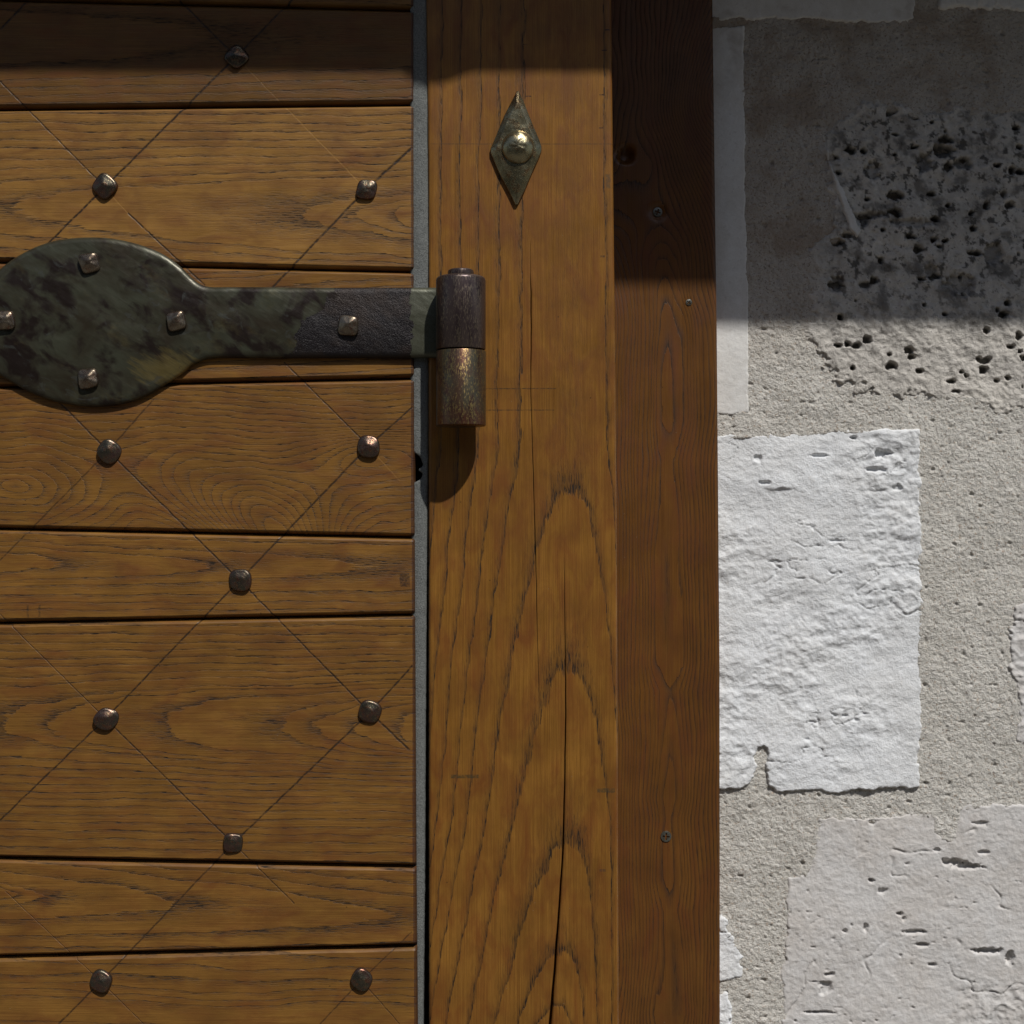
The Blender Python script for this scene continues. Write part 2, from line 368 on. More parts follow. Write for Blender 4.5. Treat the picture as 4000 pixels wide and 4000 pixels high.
# strap: green-grey worn plate, dark scaled section by the knuckle, bare band at the end
def strap_mat():
    s = NT('forged strap iron'); p = s.pos(); q = s.vmul(p, (100, 100, 100))
    # strokes lie roughly along the diagonal
    qd = s.t.nodes.new('ShaderNodeVectorRotate'); qd.rotation_type = 'Y_AXIS'; s.put(qd.inputs['Vector'], q); qd.inputs['Angle'].default_value = math.radians(-32)
    qs = s.vmul(qd.outputs[0], (.75, 1, 1.1))
    n1 = s.noise(qs, .45, 4, .55, .6); n2 = s.noise(qs, .55, 4, .55, .5); n3 = s.noise(q, 14, 3, .7)
    br = s.noise(s.vmul(qd.outputs[0], (.5, 1, 30)), 1, 2)
    green = (.062, .064, .042); brown = (.016, .009, .007); ochre = (.16, .125, .045)
    c = s.mix(s.ramp(n1, [(.36, 0), (.66, 1)]), green, (.038, .030, .018))
    c = s.mix(s.ramp(n2, [(.48, 0), (.60, .95)]), c, brown)
    c = s.mix(s.ramp(s.noise(qs, .5, 5, .7), [(.56, 0), (.78, .35)]), c, ochre)
    dv = s.t.nodes.new('ShaderNodeVectorMath'); dv.operation = 'DISTANCE'
    vv = s.vmul(p, (1, 0, 1.9)); s.put(dv.inputs[0], s.vadd(vv, s.vmul(s.vadd(qs, (0, 0, 0)), (0, 0, 0)))); wp = W(655, 1440, 28); dv.inputs[1].default_value = (wp[0], 0, wp[2] * 1.9)
    dd = s.math('ADD', dv.outputs['Value'], s.math('MULTIPLY', s.math('SUBTRACT', s.noise(s.vmul(qd.outputs[0], (.6, 1, 4)), 1, 4, .65), .5), .05))
    worn = s.ramp(s.math('MULTIPLY', dd, 20), [(.0, .95), (.55, .0)]); c = s.mix(worn, c, (.30, .23, .085))  # warm reflection painted into the strap colour as a brassy spot
    c = s.mix(s.ramp(s.noise(qs, .9, 4, .6, 1.0), [(.60, 0), (.66, .5)]), c, (.070, .074, .066))
    sx = s.dot(p, (1, 0, 0)); sz = s.dot(p, (0, 0, 1))
    ed = s.math('MULTIPLY', s.math('SUBTRACT', s.noise(q, .8, 5, .6), .5), .05)
    # dark scale from x=1100 to 1605, starting lower-left first
    xx = s.math('ADD', sx, ed)
    a = s.math('GREATER_THAN', s.math('SUBTRACT', xx, s.math('MULTIPLY', s.math('SUBTRACT', sz, W(0, 1258)[2]), .75)), W(1205, 0)[0])
    ed2 = s.math('MULTIPLY', s.math('SUBTRACT', s.noise(q, 1.5, 5, .6), .5), .016)
    b = s.math('LESS_THAN', s.math('ADD', sx, ed2), W(1606, 0)[0])
    m = s.math('MULTIPLY', a, b)
    scale_c = s.mix(s.ramp(n2, [(.45, 0), (.62, 1)]), (.010, .007, .009), (.024, .016, .013))
    c = s.mix(s.math('MULTIPLY', m, .93), c, scale_c)
    e = s.math('GREATER_THAN', s.math('ADD', sx, ed2), W(1606, 0)[0])
    c = s.mix(s.math('MULTIPLY', e, .9), c, s.mix(s.ramp(n3, [(.4, 0), (.7, 1)]), (.10, .105, .075), (.065, .062, .04)))
    grit = s.noise(q, 9, 3, .8)
    h = s.math('ADD', s.math('MULTIPLY', s.noise(qs, .35, 3, .5), 1.6), s.math('MULTIPLY', n2, .25))
    h = s.math('ADD', h, s.math('MULTIPLY', s.math('MULTIPLY', grit, m), .35))
    h = s.math('ADD', h, s.math('MULTIPLY', br, .05))
    r = s.math('ADD', .27, s.math('MULTIPLY', n2, .22))
    return s.out(c, s.math('SUBTRACT', r, s.math('MULTIPLY', worn, .08)), s.math('ADD', .45, s.math('MULTIPLY', worn, .4)), .5, s.bump(h, .0017, .9))

def catmull(pts, sub=5):
    pts = [np.array(p, float) for p in pts]; n = len(pts); out = []
    for i in range(n):
        p0, p1, p2, p3 = pts[i - 1], pts[i], pts[(i + 1) % n], pts[(i + 2) % n]
        for k in range(sub):
            t = k / sub
            out.append(.5 * ((2 * p1) + (-p0 + p2) * t + (2 * p0 - 5 * p1 + 4 * p2 - p3) * t * t + (-p0 + 3 * p1 - 3 * p2 + p3) * t ** 3))
    return np.array(out)
def offset(out, d):
    nx = np.roll(out, -1, 0) - np.roll(out, 1, 0); L = np.hypot(nx[:, 0], nx[:, 1])[:, None]; t = nx / np.maximum(L, 1e-9)
    nrm = np.stack([-t[:, 1], t[:, 0]], 1)
    area = .5 * np.sum(out[:, 0] * np.roll(out[:, 1], -1) - np.roll(out[:, 0], -1) * out[:, 1])
    return out + nrm * d * (1 if area > 0 else -1)
def plate(name, out, prof, mat, parent, zs, smooth=True, wob=0):
    """outline + list of (inset, z) rings, closed with a cap"""
    vs, fs = [], []; n = len(out)
    for (ins, z) in prof:
        o = offset(out, ins)
        for (x, y) in o: vs.append(W(x, y, z, zs))
    for r in range(len(prof) - 1):
        for i in range(n):
            j = (i + 1) % n; fs.append([r * n + i, r * n + j, (r + 1) * n + j, (r + 1) * n + i])
    fs.append([(len(prof) - 1) * n + i for i in range(n)])
    fs.append(list(range(n))[::-1])
    area = .5 * np.sum(out[:, 0] * np.roll(out[:, 1], -1) - np.roll(out[:, 0], -1) * out[:, 1])
    if area > 0: fs = [f[::-1] for f in fs]
    return mesh_py(name, vs, fs, mat, parent, smooth, 50)
top = [(0, 1044), (52, 1005), (129, 964), (207, 938), (285, 927), (362, 924), (440, 930), (518, 946), (595, 972), (647, 998), (699, 1036), (740, 1078), (776, 1106), (815, 1118), (880, 1119), (1000, 1119), (1250, 1121), (1500, 1121), (1700, 1121)]
bot = [(1790, 1121), (1790, 1395), (1700, 1396), (1500, 1397), (1250, 1397), (1000, 1397), (880, 1395), (828, 1396), (792, 1403), (750, 1422), (714, 1453), (647, 1497), (569, 1544), (492, 1572), (414, 1585), (336, 1586), (259, 1577), (181, 1559), (104, 1528), (52, 1500), (0, 1469)]
left = [(-60, 1420), (-100, 1340), (-112, 1250), (-100, 1170), (-60, 1095)]
ST = strap_mat()
strap = plate('strap_hinge', catmull(top + bot + left, 4), [(0, -4), (0, 12), (3, 18), (8, 23), (15, 26.5), (24, 28)], ST, door, 28)

def lathe(name, prof, ax, zax, mat, parent, seg=56, smooth=True):
    """prof: list of (radius, y) ; vertical axis at photo x=ax, height zax over the door face"""
    vs, fs = [], []; k = (D - zax) / D
    cx = (ax - 2000) * k
    for (r, y) in prof:
        for i in range(seg):
            a = 2 * math.pi * i / seg
            vs.append(((cx + r * k * math.cos(a)) * U, (-zax + r * k * math.sin(a)) * U, (2000 - y) * k * U))
    for r in range(len(prof) - 1):
        for i in range(seg):
            j = (i + 1) % seg; fs.append([r * seg + j, r * seg + i, (r + 1) * seg + i, (r + 1) * seg + j][::-1])
    fs.append(list(range(seg))); fs.append([(len(prof) - 1) * seg + i for i in range(seg)][::-1])
    return mesh_py(name, vs, fs, mat, parent, smooth, 40)
AX, ZA, R = 1800, 104, 97
barrel_m = iron_mat('barrel iron upper', (.055, .038, .038), (.085, .062, .055), (.030, .02, .022), metal=.6, rough=.36, scale=1.0, bumpd=.0005, seed=1, stretch=(1.6, 1, .35), hot=(.24, .19, .14))
barrel_l = iron_mat('barrel iron lower', (.080, .068, .042), (.095, .040, .024), (.050, .022, .018), metal=.65, rough=.33, scale=1.0, bumpd=.0006, seed=4, stretch=(1.4, 1, .45), hot=(.34, .24, .09))
nail_m = iron_mat('nail iron', (.105, .060, .052), (.070, .062, .048), (.14, .042, .028), metal=.8, rough=.30, scale=2.2, bumpd=.0006, seed=2)
rivet_m = iron_mat('rivet iron', (.20, .16, .12), (.11, .08, .06), (.14, .055, .04), metal=.85, rough=.28, scale=2.0, bumpd=.0006, seed=6, hot=(.3, .27, .18))
lathe('knuckle', [(R * .9, 1367), (R - 2, 1366), (R, 1363), (R, 1096), (R - 2, 1089), (R - 7, 1084), (R - 16, 1081), (R * .5, 1080)], AX, ZA, barrel_m, strap)
lathe('hinge_pin', [(40, 1372), (50, 1371), (50, 1078), (51, 1064), (49, 1057), (43, 1053), (20, 1052)], AX, ZA, barrel_m, strap, 40)

def stud(name, x, y, rot, sc, mat, parent, zb, seed, H=26, square=3.6, flat=.86, size=47):
    rnd = random.Random(seed); n = 40; vs, fs = [], []
    cj = [1 + rnd.uniform(-.09, .09) for _ in range(4)]
    ph = rnd.uniform(0, 6.28); lean = (rnd.uniform(-.12, .12), rnd.uniform(-.12, .12))
    rr = size * sc
    ts = [(1.0, -8), (1.0, .18), (.97, .34), (.9, .48)] + [(t, None) for t in (.8, .68, .56, .44, .32, .2, .09)]
    k = (D - zb) / D
    for (t, hz) in ts:
        for i in range(n):
            a = 2 * math.pi * i / n
            e = (abs(math.cos(a)) ** square + abs(math.sin(a)) ** square) ** (-1 / square)
            q = ((a / (2 * math.pi)) * 4 - .5) % 4; i0 = int(q); f = q - i0; f = f * f * (3 - 2 * f)
            e *= cj[i0] * (1 - f) + cj[(i0 + 1) % 4] * f
            r = rr * e * t * .92
            if hz is None:
                zz = H * sc * min(.97 if seed % 3 else .9, .54 + (.9 - t) * .62)
                zz += H * .05 * math.sin(3 * a + ph) * t
            elif hz < 0: zz = hz
            else: zz = H * sc * hz * 1.15
            lx, ly = r * math.cos(a), r * math.sin(a)
            if hz is None or hz > .2: zz += (lx * lean[0] + ly * lean[1]) * .8
            th = math.radians(rot)
            X = x + lx * math.cos(th) - ly * math.sin(th); Y = y + lx * math.sin(th) + ly * math.cos(th)
            vs.append(W(X, Y, zb + zz, zb + 12))
    for r in range(len(ts) - 1):
        for i in range(n):
            j = (i + 1) % n; fs.append([r * n + i, r * n + j, (r + 1) * n + j, (r + 1) * n + i][::-1])
    fs.append([(len(ts) - 1) * n + i for i in range(n)][::-1])
    return mesh_py(name, vs, fs, mat, parent, True, 55)
for k, (x, y, rot, sc) in enumerate(NAILS):
    stud('nail', x, y, rot, sc, nail_m, door, 0, 100 + k, square=(3.4 if k in (0, 1, 2, 8) else 2.7))
for k, (x, y, rot) in enumerate([(349, 1027, -15), (687, 1253, -12), (1360, 1270, 4), (344, 1478, -8), (17, 1251, -6)]):
    stud('rivet', x, y, rot, .92, rivet_m, strap, 27, 200 + k, H=31, square=4.5, flat=.9)

# ------------------------------------------------------------------ door frame
frame = thing('door_frame', 'brown timber door post with a long crack, a diamond iron plate and a dark side board against the stone', 'door frame', W(2240, 9000, -250, 0))
# --- post
C1 = [(-1000, 2060, 0), (900, 2071, 0), (1060, 2071, .8), (1150, 2074, 3.5), (1290, 2075, 3), (1500, 2072, 1.6), (1836, 2082, 2.2), (2173, 2092, 2.4), (2509, 2099, 1.2), (2711, 2105, .4), (2800, 2106, 0), (9000, 2106, 0)]
C2 = [(-1000, 2195, 0), (2150, 2203, 0), (2213, 2203, .8), (2577, 2208, 3.2), (2800, 2210, 4.6), (3036, 2206, 5), (3306, 2200, 6.5), (3575, 2183, 8), (3844, 2163, 10), (4000, 2149, 12), (4700, 2120, 13), (5200, 2110, 0), (9000, 2110, 0)]
ysg = np.concatenate([np.linspace(-1000, -60, 40), np.arange(-45, 4060, 13.), np.linspace(4075, 8950, 110)])
def ci(C, c): return np.interp(ysg, [a[0] for a in C], [a[c] for a in C])
c1, w1, c2, w2 = ci(C1, 1), ci(C1, 2), ci(C2, 1), ci(C2, 2)
c1 = c1 + 1.5 * fbm(ysg, ysg * 0, 90, 2, 3); c2 = c2 + 2 * fbm(ysg, ysg * 0, 150, 2, 7)
lft = np.interp(ysg, [0, 700, 1000, 4000], [1664, 1672, 1673, 1675]) + 1.2 * fbm(ysg, ysg * 0, 60, 3, 9)
rgt = np.interp(ysg, [0, 1300, 2000, 4000], [2388, 2403, 2410, 2418])
cols = []
def addcol(x, z): cols.append((x, z))
for d, z in ((0, -520), (0, -14), (3, -5), (8, -1), (14, 0)): addcol(lft + d, z)
for t in np.linspace(0, 1, 34)[1:-1]: addcol((lft + 14) * (1 - t) + (c1 - 6) * t, 0)
def crack(c, w):
    live = w > .25; w = np.maximum(w, .5); dd = np.where(live, np.minimum(w * 30, 90), 0)
    addcol(c - w - 3, 0); addcol(c - w * .55, 0 * w); addcol(c - w * .42, -dd); addcol(c + w * .42, -dd); addcol(c + w * .55, 0 * w); addcol(c + w + 3, 0)
crack(c1, w1)
for t in np.linspace(0, 1, 12)[1:-1]: addcol((c1 + 8) * (1 - t) + (c2 - 16) * t, 0)
crack(c2, w2)
for t in np.linspace(0, 1, 18)[1:-1]: addcol((c2 + 16) * (1 - t) + (rgt - 14) * t, 0)
for d, z in ((14, 0), (9, -.8), (6, -2.5), (3, -6), (0, -13), (0, -520)): addcol(rgt - d, z)
X = np.stack([c[0] for c in cols], 1); Z = np.stack([np.broadcast_to(c[1], ysg.shape) for c in cols], 1).astype(float); Y = ysg[:, None].repeat(X.shape[1], 1)
Z = Z + np.where(Z > -6, 2.0 * fbm(X * 2, Y, 500, 2, 77), 0)
def f_post(x, y):
    w = x - (2222 + 8 * fbm(x * 0, y, 500, 2, 2)) + 10 * fbm(x, y / 2.5, 160, 3, 21) + 4 * fbm(x, y / 4, 40, 2, 22)
    # centre drifts left towards the foot
    w = w + np.interp(y, [3200, 3700, 4000, 5200], [0, 38, 58, 120])
    a = np.where(w > 0, 803 * (np.abs(w) / 178) ** 2.5, 770 * (np.abs(w) / 240) ** 1.8)
    yy = np.where(y > 1750, y, 1750 + (y - 1750) * .05) + 40 * fbm(x, y, 70, 2, 5)
    L = -(yy - a)
    rings = [-5200, -4700, -4300, -3931, -3716, -3299, -2603, -1910, -1250, -760, -200, 420, 1150, 1900, 2700, 3600, 4600, 5700, 6900, 8200, 9600]
    return rings_to_grain(L, rings)
P = np.stack([(X - 2000) * U, -Z * U, (2000 - Y) * U], -1)
post_m = wood_mat('post wood', 'y', light=(.272, .126, .022), mid=(.165, .069, .011), redd=(.14, .040, .006), seed=11, rough=.40, ring=.95, spec=.36, narrow=True,
                  marks=[(1680, 560.5, 2410, 564, (.05, .03, .015), .6), (1900, 1516, 2172, 1520, (.04, .025, .012), .8), (1900, 1600, 2165, 1604, (.04, .025, .012), .8),
                         (1760, 3026, 1870, 3040, (.035, .032, .015), .75), (2330, 3080, 2402, 3096, (.04, .035, .018), .7), (2368, 680, 2384, 735, (.05, .045, .03), .6),
                         (2050, 374, 2075, 378, (.02, .01, .01), .9), (2044, 172, 2062, 176, (.02, .01, .01), .9), (2350, 194, 2372, 199, (.02, .01, .01), .9), (2362, 114, 2386, 119, (.02, .01, .01), .9),
                         (2340, 368, 2360, 373, (.02, .01, .01), .9), (2338, 496, 2356, 502, (.02, .01, .01), .9), (2346, 998, 2362, 1006, (.03, .02, .015), .9), (2340, 3395, 2366, 3405, (.05, .03, .02), .6)])
mesh_grid('post', P, post_m, frame, {'px': np.stack([X / 100, Y / 100, Z / 100], -1), 'grain': f_post(X, Y)}, flip=False)

# --- side board, set back against the wall
ZB = -500
yb = np.concatenate([np.linspace(-1000, -60, 30), np.arange(-45, 4060, 12.), np.linspace(4075, 8300, 60)])
def side_right(y): return np.interp(y, [0, 1300, 2600, 4000], [2784, 2801, 2812, 2813])
ts = np.concatenate([[0], np.linspace(0.002, .97, 36), [.985, .994, 1.0, 1.0]])
X = 2340 + (side_right(yb)[:, None] - 2340) * ts[None, :]; Y = yb[:, None].repeat(len(ts), 1)
Z = np.full_like(X, 0.) + np.where(ts > .99, -8, 0)[None, :] + np.where(ts > .98, -2, 0)[None, :]; Z[:, -1] = -220; Z[:, 0] = -200
d_k = np.hypot(X - 2443, (Y - 603) * .95)
Z = Z - 38 * (1 - sstep(22, 36, d_k)) + 2.5 * fbm(X, Y / 3, 200, 3, 71)
d1 = np.hypot(X - 2569, Y - 828); Z = Z - 14 * (1 - sstep(22, 34, d1))
def f_side(x, y):
    w = x - 2612 + 30 * fbm(x * .4, y, 600, 2, 52) + 5 * fbm(x, y / 3, 110, 3, 53)
    aw = np.sqrt(w * w + 60)
    saw = np.interp(y, [600, 1000, 1648, 1800, 2590, 2700, 3117, 3200, 3440, 3560, 3960, 4060, 6000], [30, 10, -22, 30, -28, 25, -18, 20, -15, 22, -22, 20, -20])
    av = np.maximum(aw + .75 * saw * np.exp(-(aw / 95) ** 2), 0); g = np.where(av < 46, av / 46 * 1.0, 1 + (av - 46) / 14.0) + .9 * vnoise(x / 70, y / 600, 58)
    # knots in the top part
    def kn(cx, cy, r, amp): 
        dd = np.sqrt((x - cx) ** 2 + ((y - cy) * .62) ** 2); return amp * np.exp(-(dd / r) ** 1.3)
    t = 1 - sstep(500, 1250, y)
    g2 = (x - 2380 + 70 * fbm(x, y, 330, 2, 54) + 190 * np.exp(-(((x - 2790) / 190) ** 2 + ((y - 330) / 300) ** 2))) / 24.0
    g = g * (1 - t) + g2 * t + kn(2443, 603, 90, 3.5) + kn(2540, 640, 80, -3) + kn(2700, 1150, 60, 2.5) + kn(2790, 360, 120, 4)
    return g
kk = (D - ZB) / D
P = np.stack([(X - 2000) * kk * U, -(Z + ZB) * U, (2000 - Y) * kk * U], -1)
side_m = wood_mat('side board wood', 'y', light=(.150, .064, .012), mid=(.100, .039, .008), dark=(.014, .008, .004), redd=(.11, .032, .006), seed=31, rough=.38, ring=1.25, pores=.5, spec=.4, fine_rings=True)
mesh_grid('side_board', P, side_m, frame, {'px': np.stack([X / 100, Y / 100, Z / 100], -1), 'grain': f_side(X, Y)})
dirt_m = iron_mat('screw steel', (.20, .20, .17), (.13, .13, .11), (.10, .085, .06), metal=.8, rough=.35, scale=5, bumpd=.0002, seed=9, hot=(.4, .4, .36))
def screw(x, y, z, rot, r=22):
    vs, fs = [], []; n = 48; rad = np.linspace(0.02, 1, 15)
    for t in rad:
        for i in range(n):
            a = 2 * math.pi * i / n; lx, ly = math.cos(a) * t, math.sin(a) * t
            cx = min(abs(lx), abs(ly)); lng = max(abs(lx), abs(ly))
            dep = -9 if (cx < .14 and lng < .62) else (1.5 * (1 - t * t))
            if t > .97: dep = -5
            th = math.radians(rot); X_ = x + r * (lx * math.cos(th) - ly * math.sin(th)); Y_ = y + r * (lx * math.sin(th) + ly * math.cos(th))
            vs.append(W(X_, Y_, z + dep, z))
    for q in range(len(rad) - 1):
        for i in range(n):
            j = (i + 1) % n; fs.append([q * n + i, (q + 1) * n + i, (q + 1) * n + j, q * n + j][::-1])
    fs.append(list(range(n))[::-1])
    return mesh_py('screw', vs, [f[::-1] for f in fs], dirt_m, frame, False)
screw(2569, 828, ZB - 8, 20, 19); screw(2691, 1181, ZB + 2, 40, 13); screw(2602, 3268, ZB + 3, 5, 22)

# --- sealing foam in the joint
yf = np.concatenate([np.linspace(-1000, -60, 30), np.arange(-45, 4060, 7.), np.linspace(4075, 8950, 60)])
fl = np.interp(yf, [0, 1000, 2400, 3400, 4000], [1600, 1600, 1604, 1608, 1612]) + 0
notch = 38 * np.exp(-((yf - 1800) / 30) ** 4) + 34 * np.exp(-((yf - 1862) / 22) ** 4) + 20 * np.exp(-((yf - 1835) / 30) ** 2)
fl = fl + notch
fr = np.interp(yf, [0, 300, 1000, 1700, 2100, 2400, 2800, 3400, 4000, 8000], [1670, 1674, 1676, 1674, 1669, 1666, 1662, 1658, 1652, 1640]) + 2.5 * fbm(yf, yf * 0, 45, 3, 14)
tf = np.array([0, 0, .04, .1, .2, .3, .4, .5, .6, .7, .8, .9, .96, 1, 1])
zf = np.array([-300, -44, -38, -34, -32, -31, -30, -30, -30, -31, -32, -34, -38, -46, -300.])
X = fl[:, None] * (1 - tf) + fr[:, None] * tf; Y = yf[:, None].repeat(len(tf), 1)
Z = np.where(zf[None, :] > -60, zf[None, :] + np.interp(yf, [0, 1700, 2300, 4000], [24, 22, 12, -4])[:, None], zf[None, :]) + np.where(zf[None, :] > -60, 1.6 * fbm(X, Y, 12, 2, 15) + 3 * fbm(X, Y, 90, 2, 16), 0)
s = NT('grey sealing foam'); q = s.vmul(s.pos(), (1000, 1000, 1000)); n = s.noise(q, 1.1, 3, .7); n2 = s.noise(q, .07, 2)
foam_m = s.out(s.mix(s.ramp(n, [(.35, 0), (.7, 1)]), (.09, .095, .09), s.mix(n2, (.22, .225, .215), (.18, .188, .18))), .85, 0, .2, s.bump(n, .0006, .9))
mesh_grid('sealing_foam', np.stack([(X - 2000) * U, -Z * U, (2000 - Y) * U], -1), foam_m, frame)
boxes('rebate', [(1585, 1700, -1000, 8950, -420, -200)], dark_m, frame)

# --- lower hinge barrel on the post, diamond plate
lathe('hinge_barrel', [(R * .85, 1666), (R - 4, 1665), (R, 1661), (R, 1375), (R - 2, 1372), (R * .6, 1371)], AX + 1, ZA, barrel_l, frame)
dia_m = iron_mat('diamond plate iron', (.30, .265, .165), (.17, .15, .09), (.17, .08, .035), metal=.88, rough=.25, scale=1.3, bumpd=.0009, seed=12, hot=(.42, .34, .18))
quad = [(2022, 345), (2118, 580), (2018, 806), (1912, 588)]
dout = []
for i in range(4):
    a, b = np.array(quad[i], float), np.array(quad[(i + 1) % 4], float)
    for t in (.04, .12, .25, .4, .55, .7, .85, .96):
        nrm = np.array([(b - a)[1], -(b - a)[0]]); nrm /= np.linalg.norm(nrm)
        dout.append(a * (1 - t) + b * t - nrm * 3 * math.sin(math.pi * t) * (-1) + nrm * 1.2 * math.sin(9 * t + i))
dout = np.array(dout)
ctr = np.array([2020, 572.])
vs, fs = [], []; n = len(dout)
prof = [(1.0, -6), (1.0, 11), (.985, 13.5), (.79, 27), (.77, 28), (.55, 29), (.3, 30)]
for (k, z) in prof:
    for (x, y) in (ctr + (dout - ctr) * k): vs.append(W(x, y, z + (2 * math.sin(x / 17.) * math.cos(y / 23.) if z > 20 else 0), 15))
for r in range(len(prof) - 1):
    for i in range(n):
        j = (i + 1) % n; fs.append([r * n + i, r * n + j, (r + 1) * n + j, (r + 1) * n + i])
fs.append([(len(prof) - 1) * n + i for i in range(n)])
dia = mesh_py('diamond_plate', vs, [f[::-1] for f in fs], dia_m, frame, True, 16)
# hammered dome
vs, fs = [], []; n = 22; rings_ = [(1.0, 0), (.97, 7), (.86, 13), (.68, 22), (.48, 27), (.28, 30), (.1, 31)]
rn = random.Random(5); jit = [[rn.uniform(-2.6, 2.6) for _ in range(n)] for _ in rings_]
for r, (t, h) in enumerate(rings_):
    for i in range(n):
        a = 2 * math.pi * (i + .5 * (r % 2)) / n
        vs.append(W(2023 + 64 * t * math.cos(a), 572 + 66 * t * math.sin(a), 28 + h + (jit[r][i] if r > 1 else 0), 40))
for r in range(len(rings_) - 1):
    for i in range(n):
        j = (i + 1) % n; fs.append([r * n + i, r * n + j, (r + 1) * n + j, (r + 1) * n + i])
fs.append([(len(rings_) - 1) * n + i for i in range(n)])
mesh_py('domed_boss', vs, [f[::-1] for f in fs], dia_m, dia, True, 60)

# --- head beam and far post of the same frame (out of the picture)
boxes('head_beam', [(-3700, 2900, -1600, -1000, -520, 0)], wplain, frame)
boxes('far_post', [(-3700, DX0 - 40, -1000, 8950, -520, 0)], wplain, frame)

# ------------------------------------------------------------------ stone wall
ZW = -610
kw = (D - ZW) / D
wall = thing('stone_wall', 'pale limestone rubble wall with wide sandy mortar joints to the right of the timber frame', 'wall', (W(3400, 8900, ZW, 0)))
def stone_mat(name, c1, c2, c3, rough_=.9, b1=.0007, sc=1.0, sand=0, speck=(.2, .16, .12), speck_amt=.25, seed=0):
    s = NT(name); p = s.vadd(s.attr('px', True), (seed * 5.1, seed * 2.3, 0)); 
    n1 = s.noise(p, .45 * sc, 4, .6, .5); n2 = s.noise(p, 3.5 * sc, 4, .65); n3 = s.noise(p, 16 * sc, 3, .7); n4 = s.noise(p, 7 * sc, 2, .5)
    c = s.mix(s.ramp(n1, [(.35, 0), (.65, 1)]), c1, c2)
    c = s.mix(s.ramp(n2, [(.5, 0), (.75, .7)]), c, c3)
    c = s.mix(s.ramp(n4, [(.60, 0), (.70, speck_amt)]), c, speck)
    c = s.mix(s.ramp(n3, [(.3, .18), (.6, 0)]), c, tuple(v * .55 for v in c1))
    if sand:
        c = s.mix(s.ramp(s.noise(s.vadd(p, (31, 7, 0)), 9, 2, .6), [(.60, 0), (.68, .55)]), c, (.30, .19, .11))
        c = s.mix(s.ramp(s.noise(s.vadd(p, (11, 47, 0)), 11, 2, .6), [(.60, 0), (.66, .7)]), c, (.16, .15, .14))
    st = s.attr('stain_shade'); c = s.mix(st, c, tuple(v for v in speck))
    h = s.math('ADD', s.math('MULTIPLY', n3, .5), s.math('MULTIPLY', n2, .8))
    return s.out(c, rough_, 0, .15, s.bump(h, b1, 1.0))
m_mort = stone_mat('sandy mortar', (.62, .595, .545), (.55, .525, .475), (.71, .69, .655), b1=.0026, sand=1, speck=(.26, .185, .12), speck_amt=.4, seed=1)
m_white = stone_mat('white limestone', (.72, .735, .75), (.68, .685, .685), (.77, .785, .80), b1=.0012, speck=(.60, .57, .53), speck_amt=.3, seed=2)
m_smooth = stone_mat('smooth white limestone', (.70, .69, .665), (.62, .60, .565), (.76, .755, .74), b1=.0004, speck=(.40, .36, .32), speck_amt=.3, seed=3)
m_beige = stone_mat('beige limestone', (.585, .57, .555), (.54, .51, .48), (.65, .645, .64), b1=.0008, speck=(.40, .35, .30), speck_amt=.22, seed=4)
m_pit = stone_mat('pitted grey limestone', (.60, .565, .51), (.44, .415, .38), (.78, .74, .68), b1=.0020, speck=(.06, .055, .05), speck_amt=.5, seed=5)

def seg_axis(a, b, fine0, fine1, step, cstep):
    out = []
    if a < fine0: out.append(np.linspace(a, fine0, max(2, int((fine0 - a) / cstep)) , endpoint=False))
    out.append(np.arange(fine0, fine1, step))
    if b > fine1: out.append(np.linspace(fine1, b, max(2, int((b - fine1) / cstep))))
    return np.concatenate(out)
def wallP(X, Y, H):
    return np.stack([(X - 2000) * kw * U, -(ZW + H) * U, (2000 - Y) * kw * U], -1)
HOLES = [(3333, 1710, 18, 7, 26), (3445, 1770, 32, 18, 30), (3270, 2112, 40, 6, 8), (3300, 3665, 12, 16, 14), (3190, 3560 + 60, 14, 10, 8)]
def mortar_h(X, Y):
    h = 8 * fbm(X, Y, 260, 3, 201) + 5.0 * fbm(X, Y, 60, 3, 205, .6) + 2.4 * fbm(X, Y, 10, 2, 208) + 3.2 * (_hash(np.round(X / 9.2), np.round(Y / 9.2), 5) - .5) * (np.abs(X) < 4100)
    pit = np.clip(vnoise(X / 30, Y / 24, 215) - .55, 0, 1); h = h - 34 * pit
    return h
# wall above the door head and beyond the far post
xs_ = np.linspace(-6500, 2740, 160); ys_ = np.linspace(-2600, -1450, 40); X, Y = np.meshgrid(xs_, ys_)
Hm = mortar_h(X, Y); mesh_grid('mortar', wallP(X, Y, Hm), m_mort, wall, {'px': np.stack([X / 100, Y / 100, Hm / 100], -1), 'stain_shade': X * 0})
xs_ = np.linspace(-6500, -3500, 60); ys_ = np.linspace(-1450, 7800, 160); X, Y = np.meshgrid(xs_, ys_)
Hm = mortar_h(X, Y); mesh_grid('mortar', wallP(X, Y, Hm), m_mort, wall, {'px': np.stack([X / 100, Y / 100, Hm / 100], -1), 'stain_shade': X * 0})

